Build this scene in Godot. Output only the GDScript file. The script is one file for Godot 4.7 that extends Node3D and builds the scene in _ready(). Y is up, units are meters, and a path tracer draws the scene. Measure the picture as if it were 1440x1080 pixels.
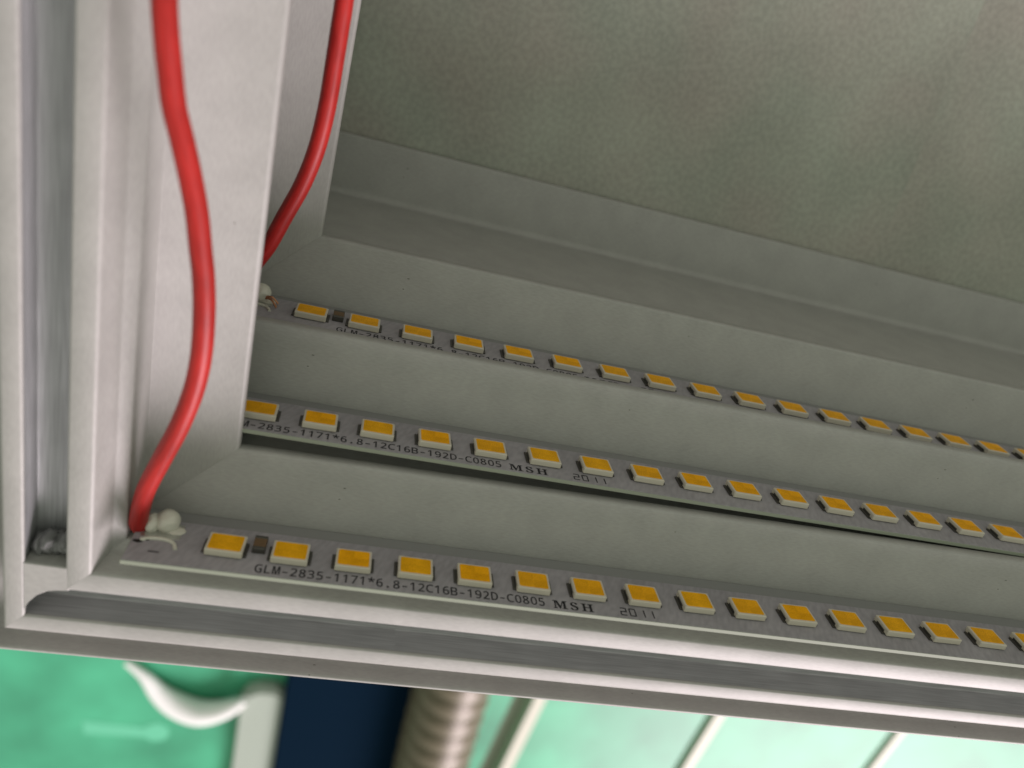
extends Node3D
# Close-up of a stack of four LED light-panel frames lying on a workbench above a green floor.
# World: x along the long rails, y up, z outwards across the near long rail. Sizes are written in millimetres.

const MM := 0.001
const H := 7.92            # height of a rail above its flange
var FLANGE := 8.68         # width of the front flange
const LX := 1174.5         # inside length of a frame
const LZ := 280.0          # inside width of a frame
const PITCH := 6.1

var M := {}
var led_body: ArrayMesh
var led_phosphor: ArrayMesh
var rng := RandomNumberGenerator.new()


func _ready():
	rng.seed = 7
	# ---------------------------------------------------------------- camera, surroundings, light
	var cam := Camera3D.new()
	cam.name = "camera"
	add_child(cam)
	cam.transform = Transform3D(Basis(Vector3(0.96760, 0.10595, -0.22916), Vector3(-0.16486, -0.42230, -0.89134), Vector3(-0.19121, 0.90024, -0.39116)).orthonormalized(), V(18.46, 72.146, -51.897))
	cam.fov = 50.86
	cam.near = 0.004
	cam.far = 40.0
	var lens := CameraAttributesPhysical.new()
	lens.frustum_focal_length = 25.24
	lens.frustum_focus_distance = 0.093
	lens.frustum_near = 0.004
	lens.frustum_far = 40.0
	lens.exposure_aperture = 20.0
	cam.attributes = lens
	cam.current = true

	var env := Environment.new()
	env.background_mode = Environment.BG_COLOR
	env.background_color = Color(0.56, 0.585, 0.50).linear_to_srgb()
	env.tonemap_mode = Environment.TONE_MAPPER_LINEAR
	env.tonemap_exposure = 1.0
	env.sdfgi_enabled = true
	env.ssao_enabled = true
	env.ssil_enabled = true
	var we := WorldEnvironment.new()
	we.name = "surroundings"
	we.environment = env
	add_child(we)

	# the wide window of the workshop, beyond the near long rail
	var win := AreaLight3D.new()
	win.name = "window_light"
	win.area_size = Vector2(4.6, 3.2)
	win.light_energy = 114.0
	win.light_color = Color(1.0, 0.935, 0.965)
	win.area_range = 40.0
	win.shadow_enabled = true
	add_child(win)
	win.look_at_from_position(Vector3(0.58, 0.47, 0.66).normalized() * 8.0, Vector3.ZERO, Vector3.UP)

	materials()

	# ---------------------------------------------------------------- setting
	floor_and_bench()

	# ---------------------------------------------------------------- the stack of frames
	led_body = make_led_body()
	led_phosphor = make_led_phosphor()
	var f1 = make_frame("light_panel_frame", "topmost silver light panel frame of the stack, bright red wire soldered at its corner", Vector3.ZERO, Vector3.ZERO, true)
	FLANGE = 8.84
	var f2 = make_frame("light_panel_frame", "second silver light panel frame from the top, lit strip text partly hidden, no wire showing", Vector3(0.0037, -0.0161, -0.0068), Vector3(-5.738, -9.896, -9.932), true)
	FLANGE = 8.68
	var f3 = make_frame("light_panel_frame", "third silver light panel frame from the top, shaded dark red wire at its corner", Vector3(0.0052, -0.0233, -0.0003), Vector3(3.287, -21.846, -16.98), true)
	var f4 = make_frame("light_panel_frame", "lowest and deepest panel frame, plain tall walls, without any LED strip", Vector3(0.0, -0.0287, 0.0), Vector3(1.5, -51.0, -24.67), false)
	for f in [f1, f2, f3, f4]:
		f.set_meta("group", "stacked light panel frames")

	solder_end(f1.get_node("circuit_board"), false)
	solder_end(f3.get_node("circuit_board"), true)
	wire(f1, [[0.95, 4.0, -1.0], [0.85, 4.5, -2.1], [1.63, 5.6, -6.21], [3.14, 6.8, -10.63], [4.58, 7.8, -14.71], [5.64, 8.5, -18.7], [6.11, 9.0, -22.31], [6.13, 9.4, -26.23], [5.89, 9.6, -29.24], [5.55, 9.8, -31.54], [5.13, 10.0, -34.28], [4.54, 10.2, -36.87], [3.88, 10.4, -39.33], [3.2, 10.6, -41.68], [2.83, 10.8, -43.99], [2.52, 11.0, -46.22], [2.26, 11.0, -48.38], [2.05, 10.8, -50.89], [1.95, 10.4, -53.71], [2.2, 9.0, -64.0], [3.2, 6.0, -80.0], [3.6, 3.0, -98.0], [3.0, 1.1, -118.0], [2.8, 1.0, -150.0]])
	wire(f3, [[4.9, -17.6, -18.5], [5.0, -17.2, -19.8], [5.8, -16.4, -22.2], [7.25, -15.5, -25.1], [8.62, -14.5, -28.79], [10.1, -13.5, -32.73], [11.12, -12.5, -36.75], [11.64, -11.8, -41.1], [11.81, -11.2, -45.14], [11.91, -10.8, -48.34], [11.97, -10.5, -50.8], [11.87, -10.3, -54.29], [11.5, -10.5, -58.15], [10.6, -12.5, -70.0], [9.6, -17.0, -88.0], [9.0, -20.8, -110.0], [9.0, -20.9, -140.0]])

	# ---------------------------------------------------------------- things on the floor
	floor_things()


# ===================================================================== small helpers
func V(x: float, y: float, z: float) -> Vector3:
	return Vector3(x, y, z) * MM


func numbered(parent: Node, called: String) -> String:
	if not parent.has_node(called):
		return called
	var i := 1
	while parent.has_node("%s_%03d" % [called, i]):
		i += 1
	return "%s_%03d" % [called, i]


func put(called: String, mesh: Mesh, parent: Node, mat = null) -> MeshInstance3D:
	var o := MeshInstance3D.new()
	o.name = numbered(parent, called)
	o.mesh = mesh
	if mat:
		o.material_override = mat
	parent.add_child(o)
	return o


func thing(called: String, label: String, category: String, at := Vector3.ZERO, group := "") -> Node3D:
	var o := Node3D.new()
	o.name = numbered(self, called)
	o.position = at
	add_child(o)
	o.set_meta("label", label)
	o.set_meta("category", category)
	if group:
		o.set_meta("group", group)
	return o


func start() -> SurfaceTool:
	var st := SurfaceTool.new()
	st.begin(Mesh.PRIMITIVE_TRIANGLES)
	return st


func tri(st: SurfaceTool, a: Vector3, b: Vector3, c: Vector3, na: Vector3, nb: Vector3, nc: Vector3, ua := Vector2.ZERO, ub := Vector2.ZERO, uc := Vector2.ZERO):
	var v := [a, b, c]
	var n := [na, nb, nc]
	var u := [ua, ub, uc]
	var order := [0, 1, 2]
	if (b - a).cross(c - a).dot(na + nb + nc) > 0.0:   # Godot's front faces run clockwise
		order = [0, 2, 1]
	for i in order:
		st.set_normal(n[i])
		st.set_uv(u[i])
		st.add_vertex(v[i])


func flat_poly(st: SurfaceTool, pts: Array, centre: Vector3):
	var n: Vector3 = (pts[1] - pts[0]).cross(pts[2] - pts[0])
	if n.length() < 1e-16:
		return
	n = n.normalized()
	var mid := Vector3.ZERO
	for p in pts:
		mid += p / pts.size()
	if n.dot(mid - centre) < 0.0:
		n = -n
	for i in range(1, pts.size() - 1):
		var t := [pts[0], pts[i], pts[i + 1]]
		var uv := []
		for p in t:
			uv.append(Vector2(p.x + p.y * 0.37, p.z + p.y * 0.61) / 0.08)
		tri(st, t[0], t[1], t[2], n, n, n, uv[0], uv[1], uv[2])


# a box (millimetres) with chamfered edges
func cbox(st: SurfaceTool, at: Vector3, size: Vector3, bev: float):
	var c := at * MM
	var h := size * 0.5 * MM
	var b := bev * MM
	var corner := func(sx, sy, sz, ax):
		var s := Vector3(sx, sy, sz)
		var e := h - Vector3(b, b, b)
		e[ax] = h[ax]
		return c + e * s
	for ax in 3:
		var p := (ax + 1) % 3
		var q := (ax + 2) % 3
		for s in [-1, 1]:
			var face := []
			for k in [[-1, -1], [1, -1], [1, 1], [-1, 1]]:
				var t := Vector3.ZERO
				t[ax] = s
				t[p] = k[0]
				t[q] = k[1]
				face.append(corner.call(t.x, t.y, t.z, ax))
			flat_poly(st, face, c)
		for k in [[-1, -1], [1, -1], [1, 1], [-1, 1]]:
			var e := []
			for g in [[p, -1], [p, 1], [q, 1], [q, -1]]:
				var t := Vector3.ZERO
				t[ax] = g[1]
				t[p] = k[0]
				t[q] = k[1]
				e.append(corner.call(t.x, t.y, t.z, g[0]))
			flat_poly(st, e, c)
	for sx in [-1, 1]:
		for sy in [-1, 1]:
			for sz in [-1, 1]:
				flat_poly(st, [corner.call(sx, sy, sz, 0), corner.call(sx, sy, sz, 1), corner.call(sx, sy, sz, 2)], c)


# a prism over a convex outline in the xz plane (millimetres), with a chamfered top
func prism(st: SurfaceTool, outline: Array, y0: float, y1: float, bev: float):
	var mid := Vector2.ZERO
	for p in outline:
		mid += p / float(outline.size())
	var inner := []
	for p in outline:
		inner.append(p - (p - mid).normalized() * bev)
	var centre := V(mid.x, (y0 + y1) * 0.5, mid.y)
	var top := []
	for i in outline.size():
		var j := (i + 1) % outline.size()
		flat_poly(st, [V(outline[i].x, y0, outline[i].y), V(outline[j].x, y0, outline[j].y), V(outline[j].x, y1 - bev, outline[j].y), V(outline[i].x, y1 - bev, outline[i].y)], centre)
		flat_poly(st, [V(outline[i].x, y1 - bev, outline[i].y), V(outline[j].x, y1 - bev, outline[j].y), V(inner[j].x, y1, inner[j].y), V(inner[i].x, y1, inner[i].y)], centre)
		top.append(V(inner[i].x, y1, inner[i].y))
	flat_poly(st, top, centre)


# a round tube along points (metres); radius (millimetres) is a number or a Callable(along 0..1, angle)
func tube(st: SurfaceTool, pts: Array, radius, sides := 16, cap := true):
	var rings := []
	var side := Vector3.UP
	var dist := 0.0
	for i in pts.size():
		var t: Vector3 = (pts[mini(i + 1, pts.size() - 1)] - pts[maxi(i - 1, 0)]).normalized()
		if i == 0:
			side = t.cross(Vector3(0.31, 0.2, 0.93)).normalized()
		side = (side - t * side.dot(t)).normalized()
		var up := t.cross(side)
		if i:
			dist += (pts[i] - pts[i - 1]).length()
		var ring := []
		for k in sides + 1:
			var a := TAU * k / sides
			var r: float = radius if (radius is float or radius is int) else radius.call(float(i) / (pts.size() - 1), a)
			var d := side * cos(a) + up * sin(a)
			ring.append([pts[i] + d * r * MM, d, Vector2(dist / 0.04, float(k) / sides)])
		rings.append(ring)
	for i in pts.size() - 1:
		for k in sides:
			var a = rings[i][k]
			var b = rings[i][k + 1]
			var c = rings[i + 1][k + 1]
			var d = rings[i + 1][k]
			tri(st, a[0], b[0], c[0], a[1], b[1], c[1], a[2], b[2], c[2])
			tri(st, a[0], c[0], d[0], a[1], c[1], d[1], a[2], c[2], d[2])
	if cap:
		for e in [0, pts.size() - 1]:
			var n: Vector3 = (pts[1] - pts[0]).normalized() * -1.0 if e == 0 else (pts[e] - pts[e - 1]).normalized()
			for k in sides:
				tri(st, pts[e], rings[e][k][0], rings[e][k + 1][0], n, n, n)


func curve(points: Array, step := 0.35) -> Array:
	var c := Curve3D.new()
	for i in points.size():
		var p := V(points[i][0], points[i][1], points[i][2])
		var a = points[maxi(i - 1, 0)]
		var b = points[mini(i + 1, points.size() - 1)]
		var t := V(b[0] - a[0], b[1] - a[1], b[2] - a[2]) / 6.0
		c.add_point(p, -t, t)
	c.bake_interval = step * MM
	return Array(c.get_baked_points())


# a lumpy drop (millimetres)
func lump(st: SurfaceTool, at: Vector3, size: Vector3, wobble := 0.15, seed_ := 1):
	var noise := FastNoiseLite.new()
	noise.seed = seed_
	noise.frequency = 0.9
	var rows := 14
	var cols := 20
	var p := func(i, j):
		var th: float = PI * i / rows
		var ph: float = TAU * (j % cols) / cols
		var d := Vector3(sin(th) * cos(ph), cos(th), sin(th) * sin(ph))
		return (at + d * size * (1.0 + wobble * noise.get_noise_3dv(d * 1.6))) * MM
	var n := func(i, j):
		var a: Vector3 = p.call(i, j + 1) - p.call(i, j + cols - 1)
		var b: Vector3 = p.call(mini(i + 1, rows), j) - p.call(maxi(i - 1, 0), j)
		var v := a.cross(b)
		var out: Vector3 = p.call(i, j) - at * MM
		if v.length() < 1e-14:
			return out.normalized()
		v = v.normalized()
		return v if v.dot(out) > 0.0 else -v
	for i in rows:
		for j in cols:
			var a = [p.call(i, j), n.call(i, j)]
			var b = [p.call(i, j + 1), n.call(i, j + 1)]
			var c = [p.call(i + 1, j + 1), n.call(i + 1, j + 1)]
			var d = [p.call(i + 1, j), n.call(i + 1, j)]
			if i > 0:
				tri(st, a[0], b[0], c[0], a[1], b[1], c[1])
			if i < rows - 1:
				tri(st, a[0], c[0], d[0], a[1], c[1], d[1])


# ===================================================================== materials
func noise(seed_: int, freq: float, octaves := 3) -> FastNoiseLite:
	var n := FastNoiseLite.new()
	n.seed = seed_
	n.noise_type = FastNoiseLite.TYPE_SIMPLEX_SMOOTH
	n.frequency = freq
	n.fractal_octaves = octaves
	return n


func mat(color: Color, rough: float, metal := 0.0, spec := 0.5) -> StandardMaterial3D:
	var m := StandardMaterial3D.new()
	m.albedo_color = color.linear_to_srgb()
	m.roughness = rough
	m.metallic = metal
	m.metallic_specular = spec
	return m


# a grey picture, about 1.0 on average times `top`, of noise stretched along the picture's width, with a few specks
func grain(seed_: int, w: int, h: int, stretch: float, fine: float, broad: float, specks: int) -> ImageTexture:
	var a := noise(seed_, 0.35, 2)
	var b := noise(seed_ + 1, 0.012, 3)
	var im := Image.create(w, h, false, Image.FORMAT_RGB8)
	for y in h:
		for x in w:
			var v := 0.90 + fine * a.get_noise_2d(x / stretch, y) + broad * b.get_noise_2d(x, y)
			im.set_pixel(x, y, Color(v, v, v * 0.995))
	var r := RandomNumberGenerator.new()
	r.seed = seed_
	for i in specks:
		var p := Vector2i(r.randi_range(2, w - 4), r.randi_range(2, h - 4))
		var v := r.randf_range(0.25, 0.6)
		im.fill_rect(Rect2i(p, Vector2i(r.randi_range(1, 3), r.randi_range(1, 2))), Color(v, v * 0.97, v * 0.9))
	return ImageTexture.create_from_image(im)


func materials():
	# satin silver coating of the rails: grain along the extrusion, a few specks of dust
	var silver := mat(Color(0.42, 0.415, 0.395), 0.55, 0.1, 0.45)
	silver.albedo_texture = grain(11, 1024, 512, 5.0, 0.035, 0.03, 5)
	silver.heightmap_enabled = true
	silver.heightmap_scale = 0.0014
	var peel := NoiseTexture2D.new()
	peel.width = 512
	peel.height = 512
	peel.seamless = true
	peel.noise = noise(21, 0.03, 3)
	silver.heightmap_texture = peel
	M.silver = silver
	# the bare bottom of the groove, drawn aluminium with die lines
	var raw := mat(Color(0.46, 0.47, 0.48), 0.45, 0.3, 0.5)
	raw.albedo_texture = grain(31, 1024, 512, 40.0, 0.10, 0.04, 5)
	M.raw = raw
	var board := mat(Color(0.375, 0.358, 0.385), 0.5, 0.0, 0.35)
	board.albedo_texture = grain(41, 512, 256, 1.5, 0.07, 0.06, 0)
	M.circuit = board
	M.laminate = mat(Color(0.23, 0.255, 0.195), 0.6, 0.0, 0.4)
	M.tape = mat(Color(0.25, 0.25, 0.245), 0.8, 0.0, 0.3)
	M.led_white = mat(Color(0.54, 0.50, 0.41), 0.45, 0.0, 0.4)
	M.phosphor = []
	for tone in [Color(0.98, 0.48, 0.012), Color(0.98, 0.45, 0.008), Color(0.95, 0.45, 0.014)]:
		var ph := mat(tone, 0.35, 0.0, 0.15)
		ph.albedo_texture = grain(51 + M.phosphor.size(), 64, 64, 1.0, 0.12, 0.10, 0)
		M.phosphor.append(ph)
	M.lead = mat(Color(0.09, 0.085, 0.075), 0.4, 0.6, 0.5)
	M.ink = mat(Color(0.018, 0.018, 0.02), 0.7, 0.0, 0.3)
	var red := mat(Color(0.41, 0.021, 0.018), 0.42, 0.0, 0.35)
	red.albedo_texture = grain(91, 256, 64, 6.0, 0.10, 0.12, 0)
	M.red = red
	M.glue = mat(Color(0.56, 0.55, 0.47), 0.25, 0.0, 0.6)
	M.solder = mat(Color(0.55, 0.55, 0.52), 0.3, 0.8, 0.5)
	M.copper = mat(Color(0.45, 0.22, 0.12), 0.4, 0.8, 0.5)
	M.brown = mat(Color(0.12, 0.07, 0.03), 0.5, 0.0, 0.5)
	M.scorch = mat(Color(0.02, 0.016, 0.014), 0.7, 0.0, 0.3)
	M.sealant = mat(Color(0.20, 0.20, 0.20), 0.8, 0.0, 0.3)
	# mottled grey board on the bench
	var mot := Image.create(1024, 1024, false, Image.FORMAT_RGB8)
	var fleck := noise(61, 0.18, 3)
	var cloud := noise(62, 0.006, 4)
	var tint := noise(63, 0.009, 2)
	for y in 1024:
		for x in 1024:
			var v := 0.605 + 0.045 * fleck.get_noise_2d(x, y) + 0.05 * cloud.get_noise_2d(x, y) + 0.02 * cloud.get_noise_2d(x * 1.3 + 900.0, y * 0.4)
			var t := 0.014 * tint.get_noise_2d(x, y)
			mot.set_pixel(x, y, Color(v + t, v - 0.4 * t, v * 0.935))
	var bench := mat(Color(1, 1, 1), 0.75, 0.0, 0.35)
	bench.albedo_texture = ImageTexture.create_from_image(mot)
	bench.uv1_triplanar = true
	bench.uv1_scale = Vector3(5, 5, 5)
	M.bench = bench
	M.steel = mat(Color(0.25, 0.26, 0.27), 0.5, 0.5, 0.5)
	# green painted floor
	var fl := Image.create(512, 512, false, Image.FORMAT_RGB8)
	var wear := noise(71, 0.012, 4)
	for y in 512:
		for x in 512:
			var v := 0.86 + 0.16 * wear.get_noise_2d(x, y)
			fl.set_pixel(x, y, Color(v, minf(1.0, v * 1.02), v))
	var green := mat(Color(0.082, 0.44, 0.255), 0.42, 0.0, 0.42)
	green.albedo_texture = ImageTexture.create_from_image(fl)
	green.uv1_triplanar = true
	green.uv1_scale = Vector3(0.9, 0.9, 0.9)
	M.green = green
	M.pale_green = mat(Color(0.115, 0.48, 0.295), 0.45)
	M.blue = mat(Color(0.002, 0.010, 0.022), 0.8, 0.0, 0.1)
	M.grey_plastic = mat(Color(0.33, 0.38, 0.325), 0.6, 0.0, 0.3)
	M.white_plastic = mat(Color(0.80, 0.80, 0.78), 0.4)
	M.hose = mat(Color(0.15, 0.13, 0.085), 0.45, 0.1, 0.5)
	M.cream = mat(Color(0.52, 0.52, 0.42), 0.5)
	M.concrete = mat(Color(0.30, 0.30, 0.24), 0.8, 0.0, 0.3)


# ===================================================================== one frame
# outline of the extruded rail: [outwards from the inside wall, up], from the flange's tip round the back and under
func rail_outline(deep := false) -> Array:
	if deep:
		return [[-FLANGE, -1.2], [-FLANGE, -0.34], [-FLANGE + 0.12, -0.1], [-FLANGE + 0.36, 0.0], [-1.0, 0.0], [-0.6, 0.08], [-0.25, 0.3], [-0.06, 0.65], [0.0, 1.1],
			[0.0, 25.9], [0.12, 26.3], [0.5, 26.5], [14.1, 26.5], [14.46, 26.35], [14.58, 26.0], [14.58, -1.1], [14.35, -1.4], [-FLANGE + 0.2, -1.4]]
	return [[-FLANGE, -1.2], [-FLANGE, -0.34], [-FLANGE + 0.12, -0.1], [-FLANGE + 0.36, 0.0], [-0.12, 0.0], [0.0, 0.12],
		[0.0, H - 3.2], [0.12, H - 3.0], [1.1, H - 2.85], [1.28, H - 2.6], [2.06, H - 0.4], [2.16, H - 0.1], [2.4, H],
		[4.12, H], [4.30, H - 0.07], [4.37, H - 0.26], [4.42, H - 3.75], [4.55, H - 3.9], [8.15, H - 3.9], [8.3, H - 3.75], [7.98, H - 0.45], [7.87, H - 0.26], [7.94, H - 0.07], [8.12, H],
		[9.40, H], [9.68, H - 0.1], [9.80, H - 0.4], [9.86, 3.6], [10.05, 3.0], [10.5, 2.7], [12.8, 2.7], [13.4, 2.9], [13.8, 3.4], [13.98, 4.2], [14.02, 5.5], [14.12, 5.74], [14.28, 5.8], [14.46, 5.74], [14.58, 5.5],
		[14.58, -1.1], [14.35, -1.4], [-FLANGE + 0.2, -1.4]]


func rail_mesh(inside: float, away: float, deep := false) -> ArrayMesh:
	var o := rail_outline(deep)
	var count := o.size()
	var seg := []
	for i in count:
		var p = o[i]
		var q = o[(i + 1) % count]
		var d := Vector2(q[0] - p[0], q[1] - p[1]).normalized()
		seg.append(Vector2(-d.y, d.x))           # the outline runs clockwise, so this points out
	var gap := 0.007
	var coat := start()
	var bare := start()
	var along := 0.0
	for i in count:
		var j := (i + 1) % count
		var p = o[i]
		var q = o[j]
		var before: Vector2 = seg[(i + count - 1) % count]
		var after: Vector2 = seg[j]
		var n0: Vector2 = (seg[i] + before).normalized() if seg[i].dot(before) > 0.55 else seg[i]
		var n1: Vector2 = (seg[i] + after).normalized() if seg[i].dot(after) > 0.55 else seg[i]
		var len_ := Vector2(q[0] - p[0], q[1] - p[1]).length()
		var sp: float = inside * 0.5 + p[0] - gap
		var sq: float = inside * 0.5 + q[0] - gap
		var a := V(-sp, p[1], p[0] + away)
		var b := V(sp, p[1], p[0] + away)
		var c := V(sq, q[1], q[0] + away)
		var d := V(-sq, q[1], q[0] + away)
		var m0 := Vector3(0, n0.y, n0.x)
		var m1 := Vector3(0, n1.y, n1.x)
		var v0 := along / 40.0
		var v1 := (along + len_) / 40.0
		var floor_part: bool = not deep and p[0] > 4.35 and q[0] < 8.35 and p[1] < H - 3.3 and p[1] > 0.0
		var st := bare if floor_part else coat
		tri(st, a, b, c, m0, m0, m1, Vector2(-sp / 80.0, v0), Vector2(sp / 80.0, v0), Vector2(sq / 80.0, v1))
		tri(st, a, c, d, m0, m1, m1, Vector2(-sp / 80.0, v0), Vector2(sq / 80.0, v1), Vector2(-sq / 80.0, v1))
		along += len_
	# cut ends
	var flat := PackedVector2Array()
	for p in o:
		flat.append(Vector2(p[0], p[1]))
	var ids := Geometry2D.triangulate_polygon(flat)
	for s in [-1.0, 1.0]:
		for k in range(0, ids.size(), 3):
			var t := []
			for e in 3:
				var p := flat[ids[k + e]]
				t.append(V(s * (inside * 0.5 + p.x - gap), p.y, p.x + away))
			var n := Vector3(s, 0, -1).normalized()
			tri(coat, t[0], t[1], t[2], n, n, n)
	coat.set_material(M.silver)
	bare.set_material(M.raw)
	var mesh := coat.commit()
	return mesh if deep else bare.commit(mesh)


var long_mesh: ArrayMesh
var short_mesh: ArrayMesh


func make_frame(called: String, label: String, turn: Vector3, at: Vector3, strip: bool) -> Node3D:
	var f := thing(called, label, "light frame", at * MM)
	if turn.length() > 0.0:
		f.basis = Basis(turn.normalized(), turn.length())
	if strip:
		long_mesh = rail_mesh(LX, LZ * 0.5)
		short_mesh = rail_mesh(LZ, LX * 0.5)
	if not strip:
		long_mesh = rail_mesh(LX, LZ * 0.5, true)
		short_mesh = rail_mesh(LZ, LX * 0.5, true)
	var centre := V(LX * 0.5, 0, -LZ * 0.5)
	for k in 4:
		var r := put("long_rail" if k % 2 == 0 else "short_rail", long_mesh if k % 2 == 0 else short_mesh, f)
		r.transform = Transform3D(Basis(Vector3.UP, -PI * 0.5 * k), centre)
	if not strip:
		return f
	# the web that closes the groove at the near corner, and the smear of sealant behind it
	var st := start()
	prism(st, [Vector2(-7.98, 1.7), Vector2(-4.25, 1.8), Vector2(-4.0, 4.42), Vector2(-5.0, 4.55), Vector2(-6.0, 4.85), Vector2(-6.9, 5.45), Vector2(-7.6, 6.35), Vector2(-7.98, 7.2)], H - 3.7, H - 0.02, 0.12)
	put("corner_web", st.commit(), f, M.silver)
	st = start()
	for k in 5:
		lump(st, Vector3(-7.3 + 0.75 * k, H - 2.5 + 0.25 * sin(k * 2.1), 1.2 - 0.5 * absf(sin(k * 1.7))), Vector3(0.75, 1.3, 1.1), 0.35, 80 + k)
	put("sealant", st.commit(), f, M.sealant)
	led_strip(f)
	return f


func make_led_body() -> ArrayMesh:
	var b := start()
	# a moulded block with a rim round the yellow face; its face looks to -z
	cbox(b, Vector3(0, 0, -0.42), Vector3(3.5, 2.8, 0.72), 0.09)
	b.set_material(M.led_white)
	var m := b.commit()
	var l := start()
	for s in [-1, 1]:
		cbox(l, Vector3(1.84 * s, 0.0, -0.09), Vector3(0.46, 2.1, 0.16), 0.03)
		cbox(l, Vector3(1.77 * s, 0.0, -0.28), Vector3(0.08, 1.5, 0.3), 0.02)
	l.set_material(M.lead)
	return l.commit(m)


func make_led_phosphor() -> ArrayMesh:
	# rounded pad, a little domed
	var st := start()
	var ring := []
	var w := 1.56
	var h := 1.2
	var r := 0.22
	for q in [[1, 1, 0.0], [-1, 1, 0.5], [-1, -1, 1.0], [1, -1, 1.5]]:
		for k in 4:
			var a: float = PI * (q[2] + k / 6.0)
			ring.append(Vector2((w - r) * q[0] + r * cos(a), (h - r) * q[1] + r * sin(a)))
	for i in ring.size():
		var a: Vector2 = ring[i]
		var b: Vector2 = ring[(i + 1) % ring.size()]
		var pts := [V(a.x, a.y, -0.76), V(b.x, b.y, -0.76), V(b.x * 0.96, b.y * 0.96, -0.805), V(a.x * 0.96, a.y * 0.96, -0.805)]
		flat_poly(st, pts, V(0, 0, -0.76))
		var nr := Vector3(0, 0, -1)
		tri(st, pts[3], pts[2], V(0, 0, -0.825), nr, nr, nr, Vector2(a.x, a.y) * 0.3, Vector2(b.x, b.y) * 0.3, Vector2.ZERO)
	return st.commit()


func printed(board: Node3D, words: String, font: Font, x0: float, x1: float, y: float, tall: float):
	var t := TextMesh.new()
	t.text = words
	t.font = font
	t.font_size = 64
	t.pixel_size = 0.001
	t.depth = 0.004
	t.curve_step = 1.0
	t.horizontal_alignment = HORIZONTAL_ALIGNMENT_CENTER
	t.vertical_alignment = VERTICAL_ALIGNMENT_CENTER
	t.material = M.ink
	var box := t.get_aabb()
	var o := put("printed_code", t, board)
	var sx := (x1 - x0) * MM / box.size.x
	var sy := tall * MM / box.size.y
	var mid := box.get_center()
	# the print lies on the face that looks to -z and reads with its top towards the flange
	o.transform = Transform3D(Basis(Vector3(sx, 0, 0), Vector3(0, -sy, 0), Vector3(0, 0, -1e-3 * 3.0)), V((x0 + x1) * 0.5, y, -1.012) - Vector3(mid.x * sx, -mid.y * sy, 0))


func segments(board: Node3D, x0: float, x1: float, y: float, tall: float):
	# the date code 2011 in short dashes, like a display
	var st := start()
	var w := (x1 - x0) / 4.0
	var on := {"2": "abged", "0": "abcdef", "1": "bc"}
	var n := 0
	for ch in "2011":
		var cx: float = x0 + w * (n + 0.5)
		var hw := w * 0.30
		var hh := tall * 0.5
		var lines := {"a": [-hw, -hh, hw, -hh], "b": [hw, -hh, hw, 0], "c": [hw, 0, hw, hh], "d": [-hw, hh, hw, hh], "e": [-hw, 0, -hw, hh], "f": [-hw, -hh, -hw, 0], "g": [-hw, 0, hw, 0]}
		for key in on[ch]:
			var l = lines[key]
			for part in 2:
				var a := 0.10 + 0.46 * part
				var b := a + 0.34
				var p := Vector2(lerpf(l[0], l[2], a), lerpf(l[1], l[3], a))
				var q := Vector2(lerpf(l[0], l[2], b), lerpf(l[1], l[3], b))
				var mid := (p + q) * 0.5
				var size := (q - p).abs() + Vector2(0.13, 0.13)
				cbox(st, Vector3(cx + mid.x, y + mid.y, -1.012), Vector3(size.x, size.y, 0.016), 0.003)
		n += 1
	put("printed_date", st.commit(), board, M.ink)


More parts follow.
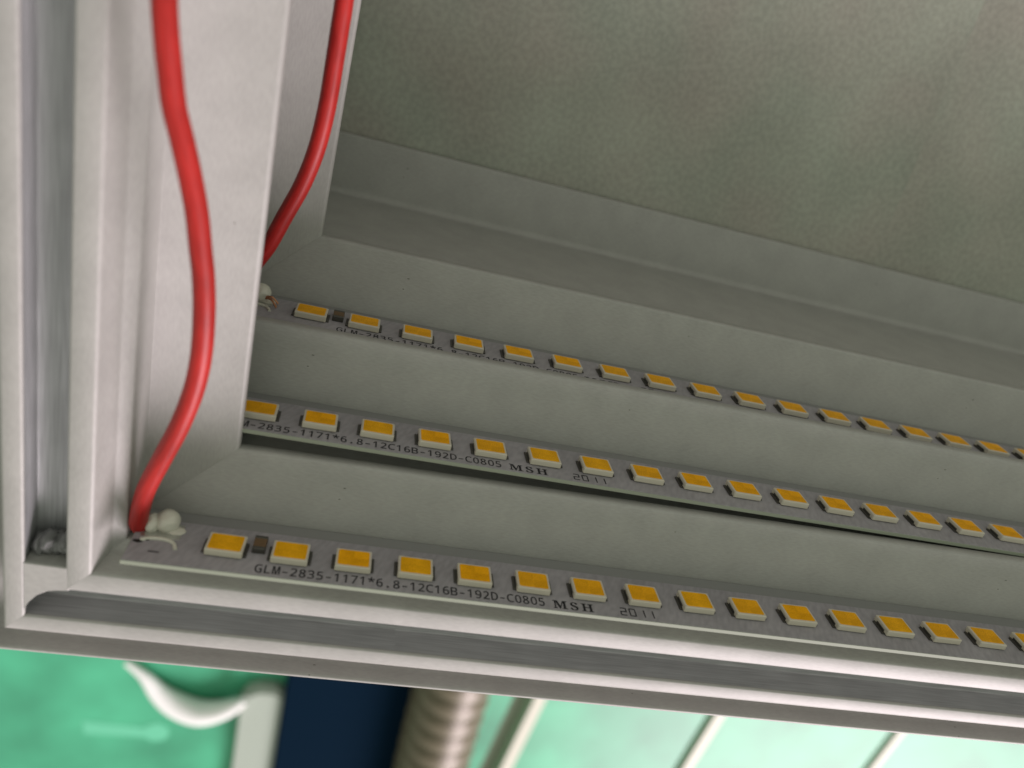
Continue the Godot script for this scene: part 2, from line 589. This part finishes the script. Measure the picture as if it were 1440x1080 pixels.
func led_strip(f: Node3D):
	var st := start()
	cbox(st, Vector3(0.7 + 1171.0 * 0.5, 5.886, -0.74), Vector3(1171.0, 6.8, 0.44), 0.02)
	st.set_material(M.laminate)
	var slab := st.commit()
	st = start()
	cbox(st, Vector3(0.7 + 1171.0 * 0.5, 5.886, -0.965), Vector3(1170.9, 6.7, 0.07), 0.02)
	st.set_material(M.circuit)
	var board := put("circuit_board", st.commit(slab), f)
	st = start()
	cbox(st, Vector3(0.7 + 1171.0 * 0.5, 4.7, -0.255), Vector3(1168.0, 3.8, 0.49), 0.02)
	cbox(st, Vector3(0.7 + 1171.0 * 0.5, 1.24, -0.245), Vector3(1171.0, 2.1, 0.47), 0.08)
	put("adhesive_tape", st.commit(), board, M.tape)
	var sans := SystemFont.new()
	sans.font_names = PackedStringArray(["Droid Sans Mono"])
	var plain := FontVariation.new()
	plain.base_font = sans
	plain.variation_embolden = 0.25
	var serif := SystemFont.new()
	serif.font_names = PackedStringArray(["Droid Serif"])
	serif.font_weight = 700
	var spaced := FontVariation.new()
	spaced.base_font = serif
	spaced.spacing_glyph = 9
	printed(board, "GLM-2835-1171*6.8-12C16B-192D-C0805", plain, 12.4, 40.9, 8.2, 1.3)
	printed(board, "MSH", spaced, 41.8, 46.1, 8.35, 1.2)
	segments(board, 48.9, 52.9, 8.25, 1.05)
	# ceramic part between the first two chips: brown body, metal ends
	st = start()
	cbox(st, Vector3(12.32, 5.0, -1.32), Vector3(1.2, 1.3, 0.6), 0.05)
	st.set_material(M.brown)
	var cap := st.commit()
	st = start()
	for s in [-1, 1]:
		cbox(st, Vector3(12.32, 5.0 + 0.85 * s, -1.31), Vector3(1.24, 0.42, 0.64), 0.06)
	st.set_material(M.lead)
	cap = st.commit(cap)
	put("capacitor", cap, board)
	for k in 192:
		var chip := put("led_chip", led_body, f) if k == 0 else null
		if chip == null:
			chip = MeshInstance3D.new()
			chip.name = "led_chip_%03d" % k
			chip.mesh = led_body
			f.add_child(chip)
		chip.position = V(9.28 + PITCH * k + rng.randf_range(-0.06, 0.06), 5.886 + rng.randf_range(-0.05, 0.05), -1.0)
		chip.rotation.z = rng.randf_range(-0.02, 0.02)
		put("phosphor", led_phosphor, chip, M.phosphor[rng.randi_range(0, 2)])


# solder and glue at the near end of a strip
func solder_end(board: Node3D, frayed: bool):
	var st := start()
	lump(st, Vector3(3.3, 3.5, -1.55), Vector3(1.2, 1.25, 1.25), 0.10, 3)
	lump(st, Vector3(2.0, 3.8, -1.4), Vector3(0.8, 1.1, 0.95), 0.14, 5)
	lump(st, Vector3(4.2, 4.1, -1.05), Vector3(1.0, 0.7, 0.22), 0.2, 9)
	put("glue_drop", st.commit(), board, M.glue)
	st = start()
	cbox(st, Vector3(3.1, 4.3, -1.01), Vector3(3.6, 2.4, 0.03), 0.01)
	put("solder_pad", st.commit(), board, M.solder)
	st = start()
	tube(st, curve([[1.5, 6.1, -1.02], [2.4, 5.75, -1.06], [3.6, 5.7, -1.06], [4.5, 6.1, -1.05], [4.9, 7.0, -1.0]], 0.2), 0.2, 10)
	put("flux_ridge", st.commit(), board, M.glue)
	st = start()
	lump(st, Vector3(1.35, 6.3, -1.0), Vector3(0.42, 0.2, 0.12), 0.5, 15)
	lump(st, Vector3(2.05, 5.95, -1.0), Vector3(0.3, 0.14, 0.12), 0.5, 17)
	put("scorch_mark", st.commit(), board, M.scorch)
	st = start()
	cbox(st, Vector3(3.12, 7.6, -1.012), Vector3(0.95, 0.16, 0.016), 0.003)
	put("minus_mark", st.commit(), board, M.ink)
	if frayed:
		st = start()
		for k in 5:
			var e := rng.randf_range(-0.5, 0.5)
			tube(st, curve([[4.1, 4.6 + 0.2 * k, -1.8], [4.8, 4.7 + 0.25 * k + e * 0.4, -1.9], [5.5, 4.8 + 0.3 * k + e, -1.3]], 0.15), 0.07, 6)
		put("wire_strand", st.commit(), board, M.copper)


func wire(f: Node3D, pts: Array):
	var st := start()
	tube(st, curve(pts, 0.4), 0.87, 20)
	var o := put("red_wire", st.commit(), f, M.red)
	o.transform = f.transform.affine_inverse()    # its points are given in the scene's axes


# ===================================================================== bench and floor
func floor_and_bench():
	var st := start()
	cbox(st, Vector3(0, -765, 0), Vector3(9000, 50, 9000), 1.0)
	var fl := put("floor", st.commit(), self, M.concrete)
	fl.set_meta("kind", "structure")
	# green floor mats, laid side by side with open joints; each but the first has a cream edge
	var joints := [[-2600.0, 0.0, 0.0], [320.0, 0.12, 29.0], [583.0, 0.13, 13.0], [874.0, 0.15, 13.0], [2900.0, 0.0, 0.0]]
	var looks := ["widest green floor mat, under the dark blue bin and the ribbed hose", "narrow green floor mat with a cream edge, next to the ribbed hose", "middle green floor mat between the two thin dark joints", "outermost pale lit green floor mat, past the last thin joint"]
	for k in 4:
		var a: Array = joints[k]
		var b: Array = joints[k + 1]
		var mat_ := thing("floor_mat", looks[k], "floor mat", Vector3.ZERO, "green floor mats")
		var near := 150.0
		var far := 1700.0
		var ax := func(j, z) -> float: return j[0] - tan(j[1]) * (z - 770.0)
		var edge: float = 0.0 if k == 0 else [0.0, 16.0, 14.0, 11.0][k]
		st = start()
		prism(st, [Vector2(ax.call(a, near) + edge, near), Vector2(ax.call(b, near) - b[2], near), Vector2(ax.call(b, far) - b[2], far), Vector2(ax.call(a, far) + edge, far)], -740.0, -720.0, 0.6)
		put("mat_sheet", st.commit(), mat_, M.green)
		if edge > 0.0:
			st = start()
			prism(st, [Vector2(ax.call(a, near), near), Vector2(ax.call(a, near) + edge, near), Vector2(ax.call(a, far) + edge, far), Vector2(ax.call(a, far), far)], -740.0, -719.0, 0.6)
			put("cream_edge", st.commit(), mat_, M.cream)
	var b := thing("workbench", "mottled grey bench top under the stacked frames, seen through their opening", "workbench", V(500, -740, -330))
	st = start()
	cbox(st, Vector3(0, 672.5, 0), Vector3(1500, 30, 660), 2.0)
	put("bench_top", st.commit(), b, M.bench)
	for s in [[-1, -1], [1, -1], [1, 1], [-1, 1]]:
		st = start()
		cbox(st, Vector3(690 * s[0], 328.7, 270 * s[1]), Vector3(45, 657, 45), 2.0)
		put("leg", st.commit(), b, M.steel)


func floor_things():
	# dark blue storage bin
	var st := start()
	var bin := thing("storage_bin", "dark navy blue storage bin on the green floor beside the ribbed hose", "bin", V(78, -720, 830))
	cbox(st, Vector3(0, 11, 0), Vector3(150, 22, 420), 4.0)
	put("bin_body", st.commit(), bin, M.blue)
	st = start()
	cbox(st, Vector3(0, 25, 0), Vector3(156, 7, 426), 3.0)
	put("bin_lid", st.commit(), bin, M.blue)
	# grey rounded duct with a white strap
	st = start()
	var duct := thing("cable_duct", "smooth grey rounded duct lying along the dark blue bin", "duct", V(-20, -720, 900))
	prism(st, [Vector2(-32, 180), Vector2(-32, -128), Vector2(-26, -142), Vector2(-10, -150), Vector2(8, -150), Vector2(22, -142), Vector2(31, -126), Vector2(32, 180)], 0.0, 18.0, 6.0)
	put("duct_body", st.commit(), duct, M.grey_plastic)
	st = start()
	tube(st, curve([[-190, -712, 735], [-168, -710, 752], [-150, -708, 774], [-128, -706, 790], [-100, -704, 798], [-75, -704, 792], [-55, -700, 775], [-45, -690, 755]], 3.0), func(t, _a): return 4.0 + 12.0 * pow(sin(PI * clampf(t * 0.95, 0, 1)), 1.5), 14)
	var strap := put("plastic_strap", st.commit(), self, M.white_plastic)
	strap.set_meta("label", "white curved plastic strap lying on the green floor by the grey duct")
	strap.set_meta("category", "strap")
	# pale mark on the floor
	st = start()
	prism(st, [Vector2(-240, 846), Vector2(-160, 849), Vector2(-160, 866), Vector2(-238, 868)], -720.0, -719.6, 0.2)
	prism(st, [Vector2(-168, 856), Vector2(-163, 844), Vector2(-150, 838), Vector2(-138, 845), Vector2(-135, 858), Vector2(-142, 869), Vector2(-155, 872), Vector2(-165, 866)], -720.0, -719.3, 0.2)
	var mark := put("floor_tape", st.commit(), self, M.pale_green)
	mark.set_meta("label", "short pale green tape mark stuck on the green floor below the white strap")
	mark.set_meta("category", "tape")
	# ribbed hose
	st = start()
	var axis := []
	for k in 840:
		var z := 560.0 + k * 0.5
		axis.append(V(203 - 0.03 * (z - 750.0) + 6.0 * sin(z / 140.0), -674, z))
	tube(st, axis, func(t, a): return 33.0 + 15.0 * pow(absf(sin(PI * (t * 419.0 / 28.0 + a / TAU))), 0.9), 40)
	var hose := put("ribbed_hose", st.commit(), self, M.hose)
	hose.set_meta("label", "thick beige ribbed metal hose lying on the green floor past the blue bin")
	hose.set_meta("category", "hose")
